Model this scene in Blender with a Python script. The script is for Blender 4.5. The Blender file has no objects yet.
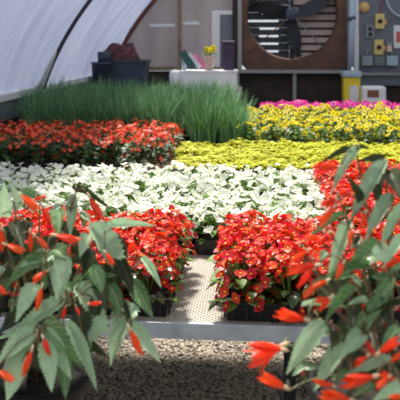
import bpy, math, random
import numpy as np
from mathutils import Vector, Matrix
random.seed(7)
R = math.radians
C = bpy.context.scene.collection

# ------------------------------------------------------------------ camera, world, sun, exposure
TH = R(4.33)
cs, sn = math.cos(TH), math.sin(TH)
EYE, HOR, F = 1.6, 42.0, 700.0
def W(px, py, d):
    """a point of the house seen in direction (px, py) at distance d"""
    X = (px-200)*d/F
    return Vector((X*cs - d*sn, X*sn + d*cs, EYE-(py-HOR)*d/F))
cd = bpy.data.cameras.new('camera'); cam = bpy.data.objects.new('camera', cd); C.objects.link(cam)
cam.location = (0, 0, EYE); cam.rotation_euler = (R(90), 0, TH)
cd.sensor_width = 36; cd.lens = 63; cd.shift_y = -(200-HOR)/400
cd.dof.use_dof = True; cd.dof.focus_distance = 2.5; cd.dof.aperture_fstop = 7.5
cd.clip_start = 0.05
sc = bpy.context.scene
sc.camera = cam
w = bpy.data.worlds.new('sky'); sc.world = w; w.use_nodes = True
bg = w.node_tree.nodes['Background']; bg.inputs[0].default_value = (.86, .93, 1, 1); bg.inputs[1].default_value = 0.64
sd = bpy.data.lights.new('sun', 'SUN'); so = bpy.data.objects.new('sun', sd); C.objects.link(so)
sd.energy = 5.5; sd.angle = R(9); sd.color = (1, .95, .87)
SUN = Vector((-.2, .49, .86)).normalized()          # towards the sun
so.rotation_euler = SUN.to_track_quat('Z', 'Y').to_euler()
vs = sc.view_settings
vs.view_transform = 'Standard'; vs.look = 'None'; vs.gamma = 1; vs.exposure = 0.32; vs.use_curve_mapping = False

# ------------------------------------------------------------------ materials
def lin(c): return tuple(((x/255)/12.92 if x/255 <= .04045 else ((x/255+.055)/1.055)**2.4) for x in c) + (1,)
M = {}
def mat(name, col, rough=.6, metal=0, trans=0, vary=0, noise=None, bump=0, nscale=20, spec=.5, hue=0, coord='Object', stretch=None, tcol=None):
    m = bpy.data.materials.new(name); m.use_nodes = True
    t = m.node_tree; n = t.nodes; l = t.links
    p = n['Principled BSDF']; out = n['Material Output']
    p.inputs['Base Color'].default_value = lin(col); p.inputs['Roughness'].default_value = rough
    p.inputs['Metallic'].default_value = metal; p.inputs['Specular IOR Level'].default_value = spec
    src = None
    if noise or bump:
        tc = n.new('ShaderNodeTexCoord'); mp = n.new('ShaderNodeMapping')
        l.new(tc.outputs[coord], mp.inputs[0])
        if stretch: mp.inputs['Scale'].default_value = stretch
        nz = n.new('ShaderNodeTexNoise'); nz.inputs['Scale'].default_value = nscale; nz.inputs['Detail'].default_value = 4
        l.new(mp.outputs[0], nz.inputs[0])
    if noise:
        r = n.new('ShaderNodeValToRGB'); r.color_ramp.elements[0].position = .35; r.color_ramp.elements[1].position = .68
        r.color_ramp.elements[0].color = lin(col); r.color_ramp.elements[1].color = lin(noise)
        l.new(nz.outputs[0], r.inputs[0]); src = r.outputs[0]
    if vary or hue:
        oi = n.new('ShaderNodeObjectInfo'); hs = n.new('ShaderNodeHueSaturation')
        mv = n.new('ShaderNodeMapRange'); mv.inputs[3].default_value = 1-vary; mv.inputs[4].default_value = 1+vary
        l.new(oi.outputs['Random'], mv.inputs[0]); l.new(mv.outputs[0], hs.inputs['Value'])
        if hue:
            mh = n.new('ShaderNodeMapRange'); mh.inputs[3].default_value = .5-hue; mh.inputs[4].default_value = .5+hue
            l.new(oi.outputs['Random'], mh.inputs[0]); l.new(mh.outputs[0], hs.inputs['Hue'])
        if src: l.new(src, hs.inputs['Color'])
        else: hs.inputs['Color'].default_value = lin(col)
        src = hs.outputs[0]
    if src: l.new(src, p.inputs['Base Color'])
    if bump:
        b = n.new('ShaderNodeBump'); b.inputs['Strength'].default_value = bump; b.inputs['Distance'].default_value = .01
        l.new(nz.outputs[0], b.inputs['Height']); l.new(b.outputs[0], p.inputs['Normal'])
    if trans:
        tr = n.new('ShaderNodeBsdfTranslucent'); mx = n.new('ShaderNodeMixShader'); mx.inputs[0].default_value = trans
        tr.inputs[0].default_value = lin(tcol or col)
        if src and not tcol: l.new(src, tr.inputs[0])
        l.new(p.outputs[0], mx.inputs[1]); l.new(tr.outputs[0], mx.inputs[2]); l.new(mx.outputs[0], out.inputs[0])
    M[name] = m
    return m

def vein_mat(name, c1, c2, rough=.45, trans=.25, vary=.2):
    """leaf with paler midrib and side veins, coordinates from the leaf's own uv map"""
    m = mat(name, c1, rough, trans=trans)
    t = m.node_tree; n = t.nodes; l = t.links
    uv = n.new('ShaderNodeUVMap'); sx = n.new('ShaderNodeSeparateXYZ'); l.new(uv.outputs[0], sx.inputs[0])
    def ma(op, a, b=None):
        k = n.new('ShaderNodeMath'); k.operation = op
        for i, v in enumerate((a, b)):
            if v is None: continue
            if isinstance(v, (int, float)): k.inputs[i].default_value = v
            else: l.new(v, k.inputs[i])
        return k.outputs[0]
    a = ma('ABSOLUTE', ma('SUBTRACT', sx.outputs[0], .5))          # 0 at midrib, .5 at margin
    mid = ma('LESS_THAN', a, .035)
    side = ma('GREATER_THAN', ma('SINE', ma('MULTIPLY', ma('SUBTRACT', sx.outputs[1], ma('MULTIPLY', a, .55)), 44.0)), .9)
    v = ma('MAXIMUM', mid, ma('MULTIPLY', side, .5))
    tc = n.new('ShaderNodeTexCoord'); nz = n.new('ShaderNodeTexNoise'); nz.inputs['Scale'].default_value = 6
    l.new(tc.outputs['Object'], nz.inputs[0])
    mixn = n.new('ShaderNodeMix'); mixn.data_type = 'RGBA'; mixn.inputs[6].default_value = lin(c1)
    mixn.inputs[7].default_value = lin(tuple(min(255, x*1.3+8) for x in c1)); l.new(nz.outputs[0], mixn.inputs[0])
    mx = n.new('ShaderNodeMix'); mx.data_type = 'RGBA'; l.new(v, mx.inputs[0]); l.new(mixn.outputs[2], mx.inputs[6]); mx.inputs[7].default_value = lin(c2)
    oi = n.new('ShaderNodeObjectInfo'); hs = n.new('ShaderNodeHueSaturation'); mv = n.new('ShaderNodeMapRange')
    mv.inputs[3].default_value = 1-vary; mv.inputs[4].default_value = 1+vary
    l.new(oi.outputs['Random'], mv.inputs[0]); l.new(mv.outputs[0], hs.inputs['Value']); l.new(mx.outputs[2], hs.inputs['Color'])
    l.new(hs.outputs[0], n['Principled BSDF'].inputs['Base Color'])
    for k in n:
        if k.type == 'BSDF_TRANSLUCENT': l.new(hs.outputs[0], k.inputs[0])
    b = n.new('ShaderNodeBump'); b.inputs['Strength'].default_value = .5; b.inputs['Distance'].default_value = .002
    l.new(v, b.inputs['Height']); l.new(b.outputs[0], n['Principled BSDF'].inputs['Normal'])
    return m

mat('galvanised', (216, 219, 224), .5, .3, noise=(184, 190, 198), bump=.15, nscale=14)
mat('steel_grey', (150, 150, 152), .5, .6)
mat('steel_dark', (48, 50, 56), .5, .5)
mat('black_plastic', (20, 20, 21), .4)
mat('pot_plastic', (26, 22, 21), .75, spec=.2)
mat('soil', (46, 36, 28), .95, noise=(28, 22, 18), bump=.6, nscale=60)
mat('ground', (110, 102, 92), .95, noise=(64, 60, 54), bump=.8, nscale=70)
mat('stone', (226, 212, 194), .9, noise=(104, 96, 86), nscale=60)
mat('film_pipe', (62, 64, 70), .5, .4)
mat('rust_pipe', (116, 62, 50), .7, noise=(70, 50, 46))
mat('sideboard', (120, 128, 130), .8, noise=(98, 106, 110), nscale=4)
mat('wood', (150, 128, 100), .8, noise=(118, 98, 74), nscale=12)
mat('dark_board', (62, 52, 46), .85, noise=(44, 37, 34), nscale=6)
mat('dark_rust', (82, 60, 52), .8, noise=(112, 78, 62), nscale=3)
mat('slat', (172, 148, 142), .6, .1)
mat('white_paint', (224, 224, 226), .5)
mat('bluewhite_paint', (176, 192, 212), .5)
mat('bin_blue', (58, 68, 84), .5)
mat('cloth_maroon', (118, 72, 78), .95, noise=(74, 48, 56), bump=.8, nscale=12)
mat('white_box', (240, 240, 242), .6)
mat('purple', (66, 48, 76), .5)
mat('peach', (222, 190, 180), .6)
mat('yellow_paint', (236, 206, 52), .5)
mat('tan_box', (214, 190, 120), .5)
mat('orange_tan', (212, 168, 108), .6)
mat('pink_card', (226, 122, 168), .6)
mat('teal_card', (52, 96, 96), .6)
mat('brown_label', (138, 88, 72), .8)
mat('panel_grey', (112, 118, 128), .6, noise=(98, 104, 116), nscale=5)
mat('box_grey', (136, 144, 152), .5)
mat('box_bluegrey', (164, 182, 198), .5)
mat('box_darkgrey', (104, 112, 108), .5)
mat('red_card', (206, 96, 90), .6)
mat('pink_cable', (150, 84, 110), .6)
mat('black_rubber', (24, 24, 28), .5)
# plants
mat('wax_leaf', (112, 148, 54), .55, trans=.3, vary=.2)
mat('wax_leaf_dark', (58, 84, 34), .3, trans=.25, vary=.2)
mat('red_petal', (230, 36, 26), .45, trans=.35, vary=.12, hue=.01)
mat('yellow_eye', (250, 190, 40), .6)
mat('white_petal', (252, 252, 244), .5, trans=.4)
mat('lemon_eye', (240, 236, 160), .6)
mat('back_red_petal', (248, 74, 52), .5, trans=.3, vary=.1, hue=.008)
mat('back_leaf', (62, 92, 44), .5, trans=.2, vary=.2)
mat('lime_leaf', (214, 214, 30), .5, trans=.35, vary=.08)
mat('yellow_petal', (252, 232, 36), .5, trans=.35, vary=.05)
mat('amber_eye', (204, 160, 20), .6)
mat('petunia_leaf', (96, 132, 48), .7, trans=.3, vary=.2)
mat('magenta_petal', (232, 60, 168), .5, trans=.35, vary=.1)
mat('chive_blade_pale', (164, 206, 154), .6, trans=.35, vary=.15)
mat('chive_blade', (112, 162, 112), .6, trans=.35, vary=.22, hue=.012)
vein_mat('begonia_leaf', (88, 122, 74), (190, 206, 162), rough=.38)
vein_mat('begonia_leaf_pale', (146, 172, 138), (200, 212, 178))
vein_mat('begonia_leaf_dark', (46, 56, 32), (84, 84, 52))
mat('begonia_stem', (128, 92, 70), .5, trans=.1, noise=(104, 116, 70), nscale=8)
mat('orange_petal', (252, 84, 30), .42, trans=.35, vary=.08, hue=.01, tcol=(255, 84, 30))
mat('bud_cream', (214, 190, 150), .6)

# expanded mesh bench top: real holes cut by the material
m = mat('bench_mesh', (198, 190, 176), .6, .1)
t = m.node_tree; n = t.nodes; l = t.links
tc = n.new('ShaderNodeTexCoord'); sx = n.new('ShaderNodeSeparateXYZ'); l.new(tc.outputs['Object'], sx.inputs[0])
def ma(op, a, b=None):
    k = n.new('ShaderNodeMath'); k.operation = op
    for i, v in enumerate((a, b)):
        if v is None: continue
        if isinstance(v, (int, float)): k.inputs[i].default_value = v
        else: l.new(v, k.inputs[i])
    return k.outputs[0]
ua = ma('ABSOLUTE', ma('SINE', ma('MULTIPLY', sx.outputs[0], 3.1416/.018)))
va = ma('ABSOLUTE', ma('SINE', ma('MULTIPLY', sx.outputs[1], 3.1416/.013)))
ub = ma('ABSOLUTE', ma('COSINE', ma('MULTIPLY', sx.outputs[0], 3.1416/.018)))
vb = ma('ABSOLUTE', ma('COSINE', ma('MULTIPLY', sx.outputs[1], 3.1416/.013)))
hole = ma('GREATER_THAN', ma('MAXIMUM', ma('MULTIPLY', ua, va), ma('MULTIPLY', ub, vb)), .74)
tr = n.new('ShaderNodeBsdfTransparent'); mx = n.new('ShaderNodeMixShader')
l.new(hole, mx.inputs[0]); l.new(n['Principled BSDF'].outputs[0], mx.inputs[1]); l.new(tr.outputs[0], mx.inputs[2]); l.new(mx.outputs[0], n['Material Output'].inputs[0])

# greenhouse film: milky sheet lit through from the sky outside
m = mat('film', (154, 160, 182), .4, trans=.6, bump=.25, nscale=1.3, stretch=(1, 3.2, .8), noise=(136, 142, 168))
m = mat('twinwall', (168, 160, 162), .4, trans=.5, noise=(184, 178, 180), nscale=3, stretch=(1, 1, .2))

# ------------------------------------------------------------------ mesh helpers
class MB:
    def __init__(s): s.v = []; s.f = []; s.m = []; s.uv = None; s.sm = []
    def add(s, vs, fs, mi=0, sm=False):
        o = len(s.v); s.v += [tuple(p) for p in vs]
        for f in fs: s.f.append(tuple(i+o for i in f)); s.m.append(mi); s.sm.append(sm)
        return s
    def box(s, a, b, mi=0, taper=0):
        x0, y0, z0 = a; x1, y1, z1 = b; t = taper
        return s.add([(x0+t, y0+t, z0), (x1-t, y0+t, z0), (x1-t, y1-t, z0), (x0+t, y1-t, z0), (x0, y0, z1), (x1, y0, z1), (x1, y1, z1), (x0, y1, z1)],
                     [(0, 3, 2, 1), (4, 5, 6, 7), (0, 1, 5, 4), (1, 2, 6, 5), (2, 3, 7, 6), (3, 0, 4, 7)], mi)
    def tube(s, pts, r, k=8, mi=0, caps=True):
        pts = [Vector(p) for p in pts]; n = len(pts)
        rs = r if isinstance(r, (list, tuple)) else [r]*n
        vs = []; up = None
        for i, p in enumerate(pts):
            d = (pts[min(i+1, n-1)]-pts[max(i-1, 0)]).normalized()
            if up is None: up = d.orthogonal().normalized()
            up = (up - d*up.dot(d)).normalized(); sd = d.cross(up)
            for j in range(k):
                a = 2*math.pi*j/k; vs.append(p+(up*math.cos(a)+sd*math.sin(a))*rs[i])
        fs = [(i*k+j, i*k+(j+1) % k, (i+1)*k+(j+1) % k, (i+1)*k+j) for i in range(n-1) for j in range(k)]
        if caps: fs += [tuple(range(k))[::-1], tuple((n-1)*k+j for j in range(k))]
        return s.add(vs, fs, mi, True)
    def lathe(s, prof, c=(0, 0, 0), k=28, mi=0, axis='Z'):
        vs = []
        for r, z in prof:
            for j in range(k):
                a = 2*math.pi*j/k; x, y = r*math.cos(a), r*math.sin(a)
                p = (x, y, z) if axis == 'Z' else (x, z, y)
                vs.append((c[0]+p[0], c[1]+p[1], c[2]+p[2]))
        n = len(prof)
        fs = [(i*k+j, i*k+(j+1) % k, (i+1)*k+(j+1) % k, (i+1)*k+j) for i in range(n-1) for j in range(k)]
        if prof[0][0] > 1e-5: fs.append(tuple(range(k))[::-1])
        if prof[-1][0] > 1e-5: fs.append(tuple((n-1)*k+j for j in range(k)))
        return s.add(vs, fs, mi, True)
    def mesh(s, name, mats):
        me = bpy.data.meshes.new(name); me.from_pydata(s.v, [], s.f)
        for x in (mats if isinstance(mats, (list, tuple)) else [mats]): me.materials.append(M[x] if isinstance(x, str) else x)
        me.polygons.foreach_set('material_index', s.m); me.polygons.foreach_set('use_smooth', s.sm)
        if s.uv:
            u = me.uv_layers.new(name='UVMap'); d = []
            for p in me.polygons:
                for vi in p.vertices: d += list(s.uv[vi])
            u.data.foreach_set('uv', d)
        me.update(); return me
    def obj(s, name, mats, parent=None, loc=None, bevel=0):
        return link(name, s.mesh(name, mats), parent, loc, bevel)
def link(name, me, parent=None, loc=None, bevel=0):
    o = bpy.data.objects.new(name, me); C.objects.link(o)
    if parent: o.parent = parent
    if loc is not None: o.location = loc
    if bevel:
        b = o.modifiers.new('bevel', 'BEVEL'); b.width = bevel; b.segments = 2; b.limit_method = 'ANGLE'
    return o
def tag(o, label=None, cat=None, group=None, kind=None):
    if label: o['label'] = label
    if cat: o['category'] = cat
    if group: o['group'] = group
    if kind: o['kind'] = kind
    return o
def thing(name, label, cat, loc=(0, 0, 0), rz=0, group=None):
    o = link(name, None, None, loc); o.rotation_euler = (0, 0, rz)
    return tag(o, label, cat, group)
def struct(o): o['kind'] = 'structure'; return o
def copy_tree(o, kids, loc, rz, s, label, group):
    c = o.copy(); C.objects.link(c); c.location = loc; c.rotation_euler = (0, 0, rz); c.scale = (s, s, s)
    c['label'] = label; c['group'] = group
    for k in kids:
        d = k.copy(); d.parent = c; C.objects.link(d)
    return c

# ------------------------------------------------------------------ the house
FB = -2.24                                            # side wall line
VW = 10.86                                            # end wall line
gb = MB(); gb.add([(-4, -1.6, 0), (4, -1.6, 0), (4, 12, 0), (-4, 12, 0)], [(0, 1, 2, 3)])
struct(gb.obj('floor', 'ground'))
b = MB(); b.box((FB-.04, 1.0, 0), (FB, VW, 1.08)); struct(b.obj('wall_left', 'sideboard'))
def prof(h): return FB + .3*h + .25*h*h
# polythene sheet with slight slack between hoops
b = MB(); nv, nh = 60, 26; vv = []
for i in range(nv+1):
    v = 1.0+(VW-1.0)*i/nv
    for j in range(nh+1):
        h = 1.4*j/nh
        sag = .018*math.sin(v*2.4+h*1.7)+.012*math.sin(v*5.1-h*4.0+1)
        vv.append((prof(h)-.03+sag*math.sin(math.pi*min(1, h/1.4)), v, 1.1+h))
b.add(vv, [(i*(nh+1)+j, i*(nh+1)+j+1, (i+1)*(nh+1)+j+1, (i+1)*(nh+1)+j) for i in range(nv) for j in range(nh)], 0, True)
struct(b.obj('wall_left_sheet', 'film'))
b = MB(); b.box((FB-.05, 1.0, 1.07), (FB+.03, VW, 1.13)); struct(b.obj('trim_1', 'white_paint'))
for k, v in enumerate((4.6, 7.25)):
    b = MB(); b.tube([(prof(1.4*j/20)+.03, v, 1.1+1.4*j/20) for j in range(21)], .022, 10)
    tag(b.obj('arch_hoop', 'film_pipe'), ['dark metal hoop holding the side sheet nearest the camera', 'dark curved metal hoop rising across the pale side sheet left of the bins'][k], 'hoop', 'hoops of the side wall')
    ho = bpy.data.objects['arch_hoop' if k == 0 else 'arch_hoop.001']
    b = MB(); q = [(prof(h)+.02, v-a_, 1.1+h) for h, a_ in ((.0, .34), (.12, .2), (.25, .15), (.4, .08), (.4, .03), (.0, .03))]
    b.add(q+[(x+.012, y, z) for x, y, z in q], [tuple(range(6)), tuple(range(6, 12))[::-1]]+[(i, (i+1) % 6, 6+(i+1) % 6, 6+i) for i in range(6)]); b.obj('gusset_plate', 'white_paint', ho)
b = MB(); b.tube([(prof(1.9*j/20)+.04, VW-.08, 1.1+1.9*j/20) for j in range(21)], .035, 10)
tag(b.obj('corner_pipe', 'rust_pipe'), 'rusty reddish brown pipe leaning where side sheet meets end wall', 'pipe')
b = MB(); b.tube([(FB+.05, 1.0, .9), (FB+.05, VW-.1, .9)], .022, 10)
tag(b.obj('side_pipe', 'film_pipe'), 'dark pipe running low along the left side wall', 'pipe')
# right side and the wall behind the camera
UR = 3.4
b = MB(); b.box((UR, -1.5, 0), (UR+.04, VW, 1.08)); struct(b.obj('wall_right', 'sideboard'))
b = MB(); b.box((UR, -1.5, 1.081), (UR+.01, VW, 2.2)); struct(b.obj('wall_right_sheet', 'film'))
b = MB(); b.box((FB, -1.55, 0), (UR, -1.5, 1.1)); struct(b.obj('wall_front', 'sideboard'))
# end wall: translucent upper sheet left of the fan, boards under it
def pu(px, d=None):                                    # u on the end wall of an image column
    a = (px-200)/F; return VW*(a*cs-sn)/(a*sn+cs)
def pz(py): return EYE-(py-HOR)*11.0/F
fl, fr = pu(238), pu(350)
b = MB(); pts = [(fl, VW, 1.2)]+[(fl, VW, 3.0)]
pr = [(prof(h), VW, 1.1+h) for h in np.linspace(1.9, .1, 16)]
poly = [(fl, VW, 1.2), (fl, VW, 3.0)] + pr
k = len(poly); b.add(poly+[(x, y+.02, z) for x, y, z in poly], [tuple(range(k)), tuple(range(k, 2*k))[::-1]]+[(i, (i+1) % k, k+(i+1) % k, k+i) for i in range(k)])
struct(b.obj('wall_back', 'twinwall'))
b = MB(); b.box((FB, VW, 0), (3.4, VW+.05, pz(71))); struct(b.obj('wall_back_base', 'dark_board'))
b = MB(); b.box((FB+.1, VW-.06, pz(70.5)), (fl-.03, VW, pz(66.5))); struct(b.obj('trim_2', 'wood'))
b = MB(); b.box((pu(178), VW-.07, pz(70)), (pu(181.5), VW, 3.0)); struct(b.obj('trim_3', 'wood'))
# white boards standing in for bright streaks of light / door behind the sheet
b = MB(); b.box((pu(150), VW-.03, pz(27)), (pu(175), VW-.003, pz(24))); struct(b.obj('light_streak_1', 'white_paint'))
b = MB(); b.box((pu(183), VW-.03, pz(25)), (pu(199), VW-.003, pz(22))); struct(b.obj('light_streak_2', 'white_paint'))
b = MB(); x0, x1 = pu(206), pu(235)
x0 = pu(212); b.box((x0, VW-.05, pz(70)), (pu(220), VW-.003, pz(11))); b.box((pu(220)+.001, VW-.05, pz(15)), (x1, VW-.003, pz(11)))
struct(b.obj('door_1', 'white_paint'))
b = MB(); b.box((pu(220)+.002, VW-.04, pz(70)), (x1, VW-.004, pz(15)-.002)); struct(b.obj('door_1_pane', 'panel_grey'))
# right of the fan
b = MB(); b.box((fr+.05, VW-.06, pz(84)), (3.4, VW-.001, 3.0)); struct(b.obj('wall_back_panel', 'panel_grey'))
b = MB(); b.box((pu(341), VW-.12, pz(74)), (3.4, VW-.061, pz(71.5))); struct(b.obj('trim_6', 'steel_grey'))
b = MB(); b.box((pu(353), VW-.13, pz(72)), (pu(357.5), VW-.06, 3.0)); struct(b.obj('trim_7', 'white_paint'))
b = MB(); b.box((pu(232.5), VW-.1, pz(71)), (pu(238), VW-.02, 3.0)); struct(b.obj('trim_8', 'dark_board'))
b = MB(); b.box((pu(237), VW-.09, 0), (pu(239.5), VW-.0, pz(71))); b.box((pu(292.5), VW-.09, 0), (pu(296), VW, pz(71))); struct(b.obj('trim_9', 'steel_grey'))

# exhaust fan
D0 = VW
cu, cz, rr = (fl+fr)/2-.03, pz(15), .70
fan = thing('exhaust_fan', 'large greenhouse exhaust fan with dark blades in a rusty square housing', 'fan', (cu, VW-.1, cz))
def L(u, z): return (u-cu, z-cz)
b = MB()
zb, zt = pz(69)-cz, 2*.86+pz(69)-cz; ul, ur = fl-cu, fr-cu
for (a0, a1, c0, c1) in ((ul, ul+.06, zb, zt), (ur-.06, ur, zb, zt), (ul, ur, zt-.05, zt)): b.box((a0, -.05, c0), (a1, .25, c1))
b.box((ul-.03, -.06, zb-.05), (ur+.02, .25, zb))
b.obj('housing_frame', 'steel_grey', fan)
b = MB(); N = 64; vs_ = []                              # plate with round opening and a short throat
for i in range(N):
    a = 2*math.pi*i/N; c_, s_ = math.cos(a), math.sin(a)
    k = min((ur-.06)/abs(c_) if abs(c_) > 1e-6 else 9, (zt-.05)/abs(s_) if s_ > 1e-6 else (abs(zb)/abs(s_) if abs(s_) > 1e-6 else 9))
    k = min(k, abs(ul+.06)/abs(c_) if c_ < -1e-6 else 9)
    vs_ += [(k*c_, .0, k*s_), (rr*c_, .0, rr*s_), (rr*.97*c_, .16, rr*.97*s_)]
b.add(vs_, [(3*i, 3*((i+1) % N), 3*((i+1) % N)+1, 3*i+1) for i in range(N)]+[(3*i+1, 3*((i+1) % N)+1, 3*((i+1) % N)+2, 3*i+2) for i in range(N)])
b.obj('orifice_plate', 'dark_rust', fan)
for a0 in (14, 160, 270):
    b = MB(); g = []
    for i in range(9):
        q = .08+.58*i/8; wd = .10+.13*math.sin(math.pi*min(1, i/7.0))
        for sgn in (-1, 1):
            a = R(a0)+(.25*q if sgn > 0 else .25*q); tilt = .05*sgn*(1-.4*q)
            px_, pz_ = q*math.cos(a)-sgn*wd*.5*math.sin(a), q*math.sin(a)+sgn*wd*.5*math.cos(a)
            for th_ in (0, .006): g.append((px_, .06+tilt+th_, pz_))
    fs = []
    for i in range(8):
        o = 4*i; fs += [(o, o+2, o+6, o+4), (o+1, o+5, o+7, o+3), (o, o+4, o+5, o+1), (o+2, o+3, o+7, o+6)]
    fs += [(0, 1, 3, 2), (32, 34, 35, 33)]
    b.add(g, fs, 0, False); b.obj('blade', 'steel_dark', fan)
b = MB(); b.lathe([(.0, -.02), (.09, -.02), (.1, .0), (.1, .12), (.0, .12)], axis='Y'); b.obj('hub', 'bin_blue', fan)
for a, r2 in ((222, .92), (-48, .98)):
    b = MB(); b.tube([(.08*math.cos(R(a)), -.05, .08*math.sin(R(a))), (r2*math.cos(R(a)), -.05, r2*math.sin(R(a)))], .010, 6); b.obj('support_rod', 'dark_rust' if a > 0 else 'sideboard', fan)
b = MB(); b.box((-.03, .13, -rr), (.03, .17, zt-.06)); b.obj('shutter_bar', 'steel_dark', fan)
zz = zb+.06; q_ = random.Random(2)
def slat(x0, x1, z0, z1, mt, y=.18):
    MB().add([(x0, y, z0), (x1, y, z0), (x1, y+.03, z1), (x0, y+.03, z1), (x0, y+.008, z0), (x1, y+.008, z0), (x1, y+.038, z1), (x0, y+.038, z1)],
             [(0, 1, 2, 3), (7, 6, 5, 4), (0, 4, 5, 1), (3, 2, 6, 7), (0, 3, 7, 4), (1, 5, 6, 2)]).obj('shutter_slat', mt, fan)
MB().box((.03, .24, zb), (ur-.06, .25, zt)).obj('backing', 'steel_dark', fan)
while zz < zt-.1:
    slat(.03, ur-.06, zz, zz+.082, 'slat')
    e_ = -.40-.15*q_.random()
    if q_.random() < .3: e_ = ul+.1
    slat(ul+.06, e_, zz, zz+.116, 'steel_dark', .19); slat(e_, -.2, zz, zz+.086, 'steel_dark'); slat(-.2, -.03, zz, zz+.116, 'steel_dark', .19)
    zz += .118
# insulated pipe beside the fan
b = MB(); b.tube([(pu(349), VW-.2, pz(66)), (pu(350), VW-.2, pz(22)), (pu(351.5), VW-.2, 3.0)], .045, 10)
b.tube([(pu(350)-.03, VW-.2, pz(22)), (pu(349.6)+.03, VW-.2, pz(17))], .05, 8, 1)
tag(b.obj('vertical_pipe', ['bluewhite_paint', 'bin_blue']), 'pale bluish vertical pipe right of the exhaust fan', 'pipe')

# things on the control panel
VP = VW-.06
def panel_box(name, label, px, py, wp, hp, dep, mt, cat, group=None):
    t = thing(name, label, cat, (pu(px), VP, pz(py)), 0, group)
    w2, h2 = wp*.0157/2, hp*.0157/2
    MB().box((-w2, -dep, -h2), (w2, 0, h2)).obj('case', mt, t, bevel=.006); return t, w2, h2, dep
for px, py, lb in ((378.5, 22, 'yellow thermostat box with black dial, upper of the pair on the panel'), (377.5, 47, 'yellow thermostat box with black dial, lower of the pair on the panel')):
    t, w2, h2, dp = panel_box('thermostat', lb, px, py, 8.5, 14.5, .07, 'tan_box', 'thermostat', 'thermostats on the control panel')
    MB().lathe([(.0, -.03), (.032, -.03), (.034, 0)], (0, -dp, .0), 18, axis='Y').obj('dial', 'black_rubber', t)
    MB().box((w2, -.05, -.05), (w2+.035, -.01, .03)).obj('side_knob', 'orange_tan', t)
t, w2, h2, dp = panel_box('wall_outlet', 'grey framed electrical outlet between alarm disc and thermostats', 369, 32, 7.5, 12, .05, 'box_grey', 'outlet')
MB().box((-w2*.5, -dp-.006, .01), (w2*.5, -dp, h2*.75)).obj('socket', 'black_rubber', t)
MB().box((-w2*.5, -dp-.006, -h2*.75), (w2*.5, -dp, -.01)).obj('socket', 'black_rubber', t)
t = thing('alarm_bell', 'round orange tan disc mounted at top of grey panel', 'alarm', (pu(363.5), VP, pz(8.5)))
MB().lathe([(.0, -.06), (.05, -.055), (.078, -.035), (.085, 0)], (0, 0, 0), 24, axis='Y').obj('dome', 'orange_tan', t)
MB().box((-.03, -.075, -.01), (.03, -.055, .06)).obj('bracket', 'tan_box', t)
for px, mt, lb in ((366, 'box_grey', 'mid grey junction box, leftmost of the three in a row low on the panel'), (378, 'box_darkgrey', 'darkest greenish grey junction box under the lower yellow thermostat'), (390.5, 'box_bluegrey', 'pale blue grey junction box, rightmost of the three in a row')):
    t, w2, h2, dp = panel_box('junction_box', lb, px, 60, 10.5, 9.5, .09, mt, 'electrical box', 'junction boxes low on the panel')
    MB().tube([(0, -.04, h2), (0, -.04, h2+.08)], .014, 8).obj('conduit', 'steel_grey', t)
t, w2, h2, dp = panel_box('sensor', 'small tan sensor beside the lower yellow thermostat', 388, 48, 4.5, 7, .06, 'peach', 'sensor')
MB().box((-w2-.008, -dp-.01, h2), (w2+.008, 0, h2+.035)).obj('cap', 'box_grey', t)
t, w2, h2, dp = panel_box('notice_card', 'white board with a red picture at the right edge of the panel', 398.5, 37, 11, 22, .02, 'white_paint', 'notice')
MB().box((-w2*.6, -dp-.003, -h2*.5), (w2*.8, -dp, h2*.45)).obj('red_picture', 'red_card', t)
b = MB(); cx, czz = pu(406), pz(-1); b.tube([(cx+.31*math.cos(a), VP-.04, czz+.31*math.sin(a)) for a in np.linspace(0, 2*math.pi, 40)], .018, 8)
tag(b.obj('cable_coil', 'box_bluegrey'), 'pale coiled cable loop hanging at upper right of the panel', 'cable')
b = MB(); b.tube([(pu(381), VP-.02, 3), (pu(380.5), VP-.02, pz(4)), (pu(379.5), VP-.03, pz(15))], .016, 6)
tag(b.obj('power_cable', 'pink_cable'), 'dark pink cable dropping to the upper yellow thermostat', 'cable')

# ------------------------------------------------------------------ benches
def bench(label, u0, u1, v0, v1, z=.75, top='bench_mesh', legs=None):
    t = thing('metal_bench', label, 'bench', ((u0+u1)/2, (v0+v1)/2, 0), 0, 'greenhouse benches')
    hu, hv = (u1-u0)/2, (v1-v0)/2
    MB().box((-hu+.004, -hv+.004, z-.006), (hu-.004, hv-.004, z-.001)).obj('mesh_top', top, t)
    for (a, bb) in (((-hu, -hv, z-.046), (hu, -hv+.006, z)), ((-hu, hv-.006, z-.046), (hu, hv, z)), ((-hu, -hv, z-.046), (-hu+.006, hv, z)), ((hu-.006, -hv, z-.046), (hu, hv, z))):
        m_ = MB(); m_.box(a, bb)
        if bb[0]-a[0] > .1: m_.box((a[0], a[1] if a[1] < 0 else bb[1]-.012, z-.001), (bb[0], a[1]+.012 if a[1] < 0 else bb[1], z+.002))
        m_.obj('rail', 'galvanised', t, bevel=.0012)
    for x in (legs or (-hu*.8, 0, hu*.8)):
        for y in (-hv+.12, hv-.12): MB().box((x-.018, y-.018, 0), (x+.018, y+.018, z-.01)).obj('leg', 'steel_dark', t)
    k = int((u1-u0)/.6)
    for i in range(1, k): MB().box((-hu+i*2*hu/k-.015, -hv+.006, z-.04), (-hu+i*2*hu/k+.015, hv-.006, z-.007)).obj('crossbar', 'galvanised', t)
    return t
bench('galvanised mesh bench holding the red and white begonia flats', -1.75, 1.5, 2.1, 3.93, legs=(-1.3, .24, 1.4))
bench('galvanised bench behind the white begonias under the lime plants', -2.1, 2.3, 4.28, 6.1)
bench('rear galvanised bench under the yellow and magenta petunias', -2.1, 2.6, 6.14, 8.1)
bench('near bench under the two foreground trailing begonias', -.9, .95, .9, 1.6)
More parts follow.
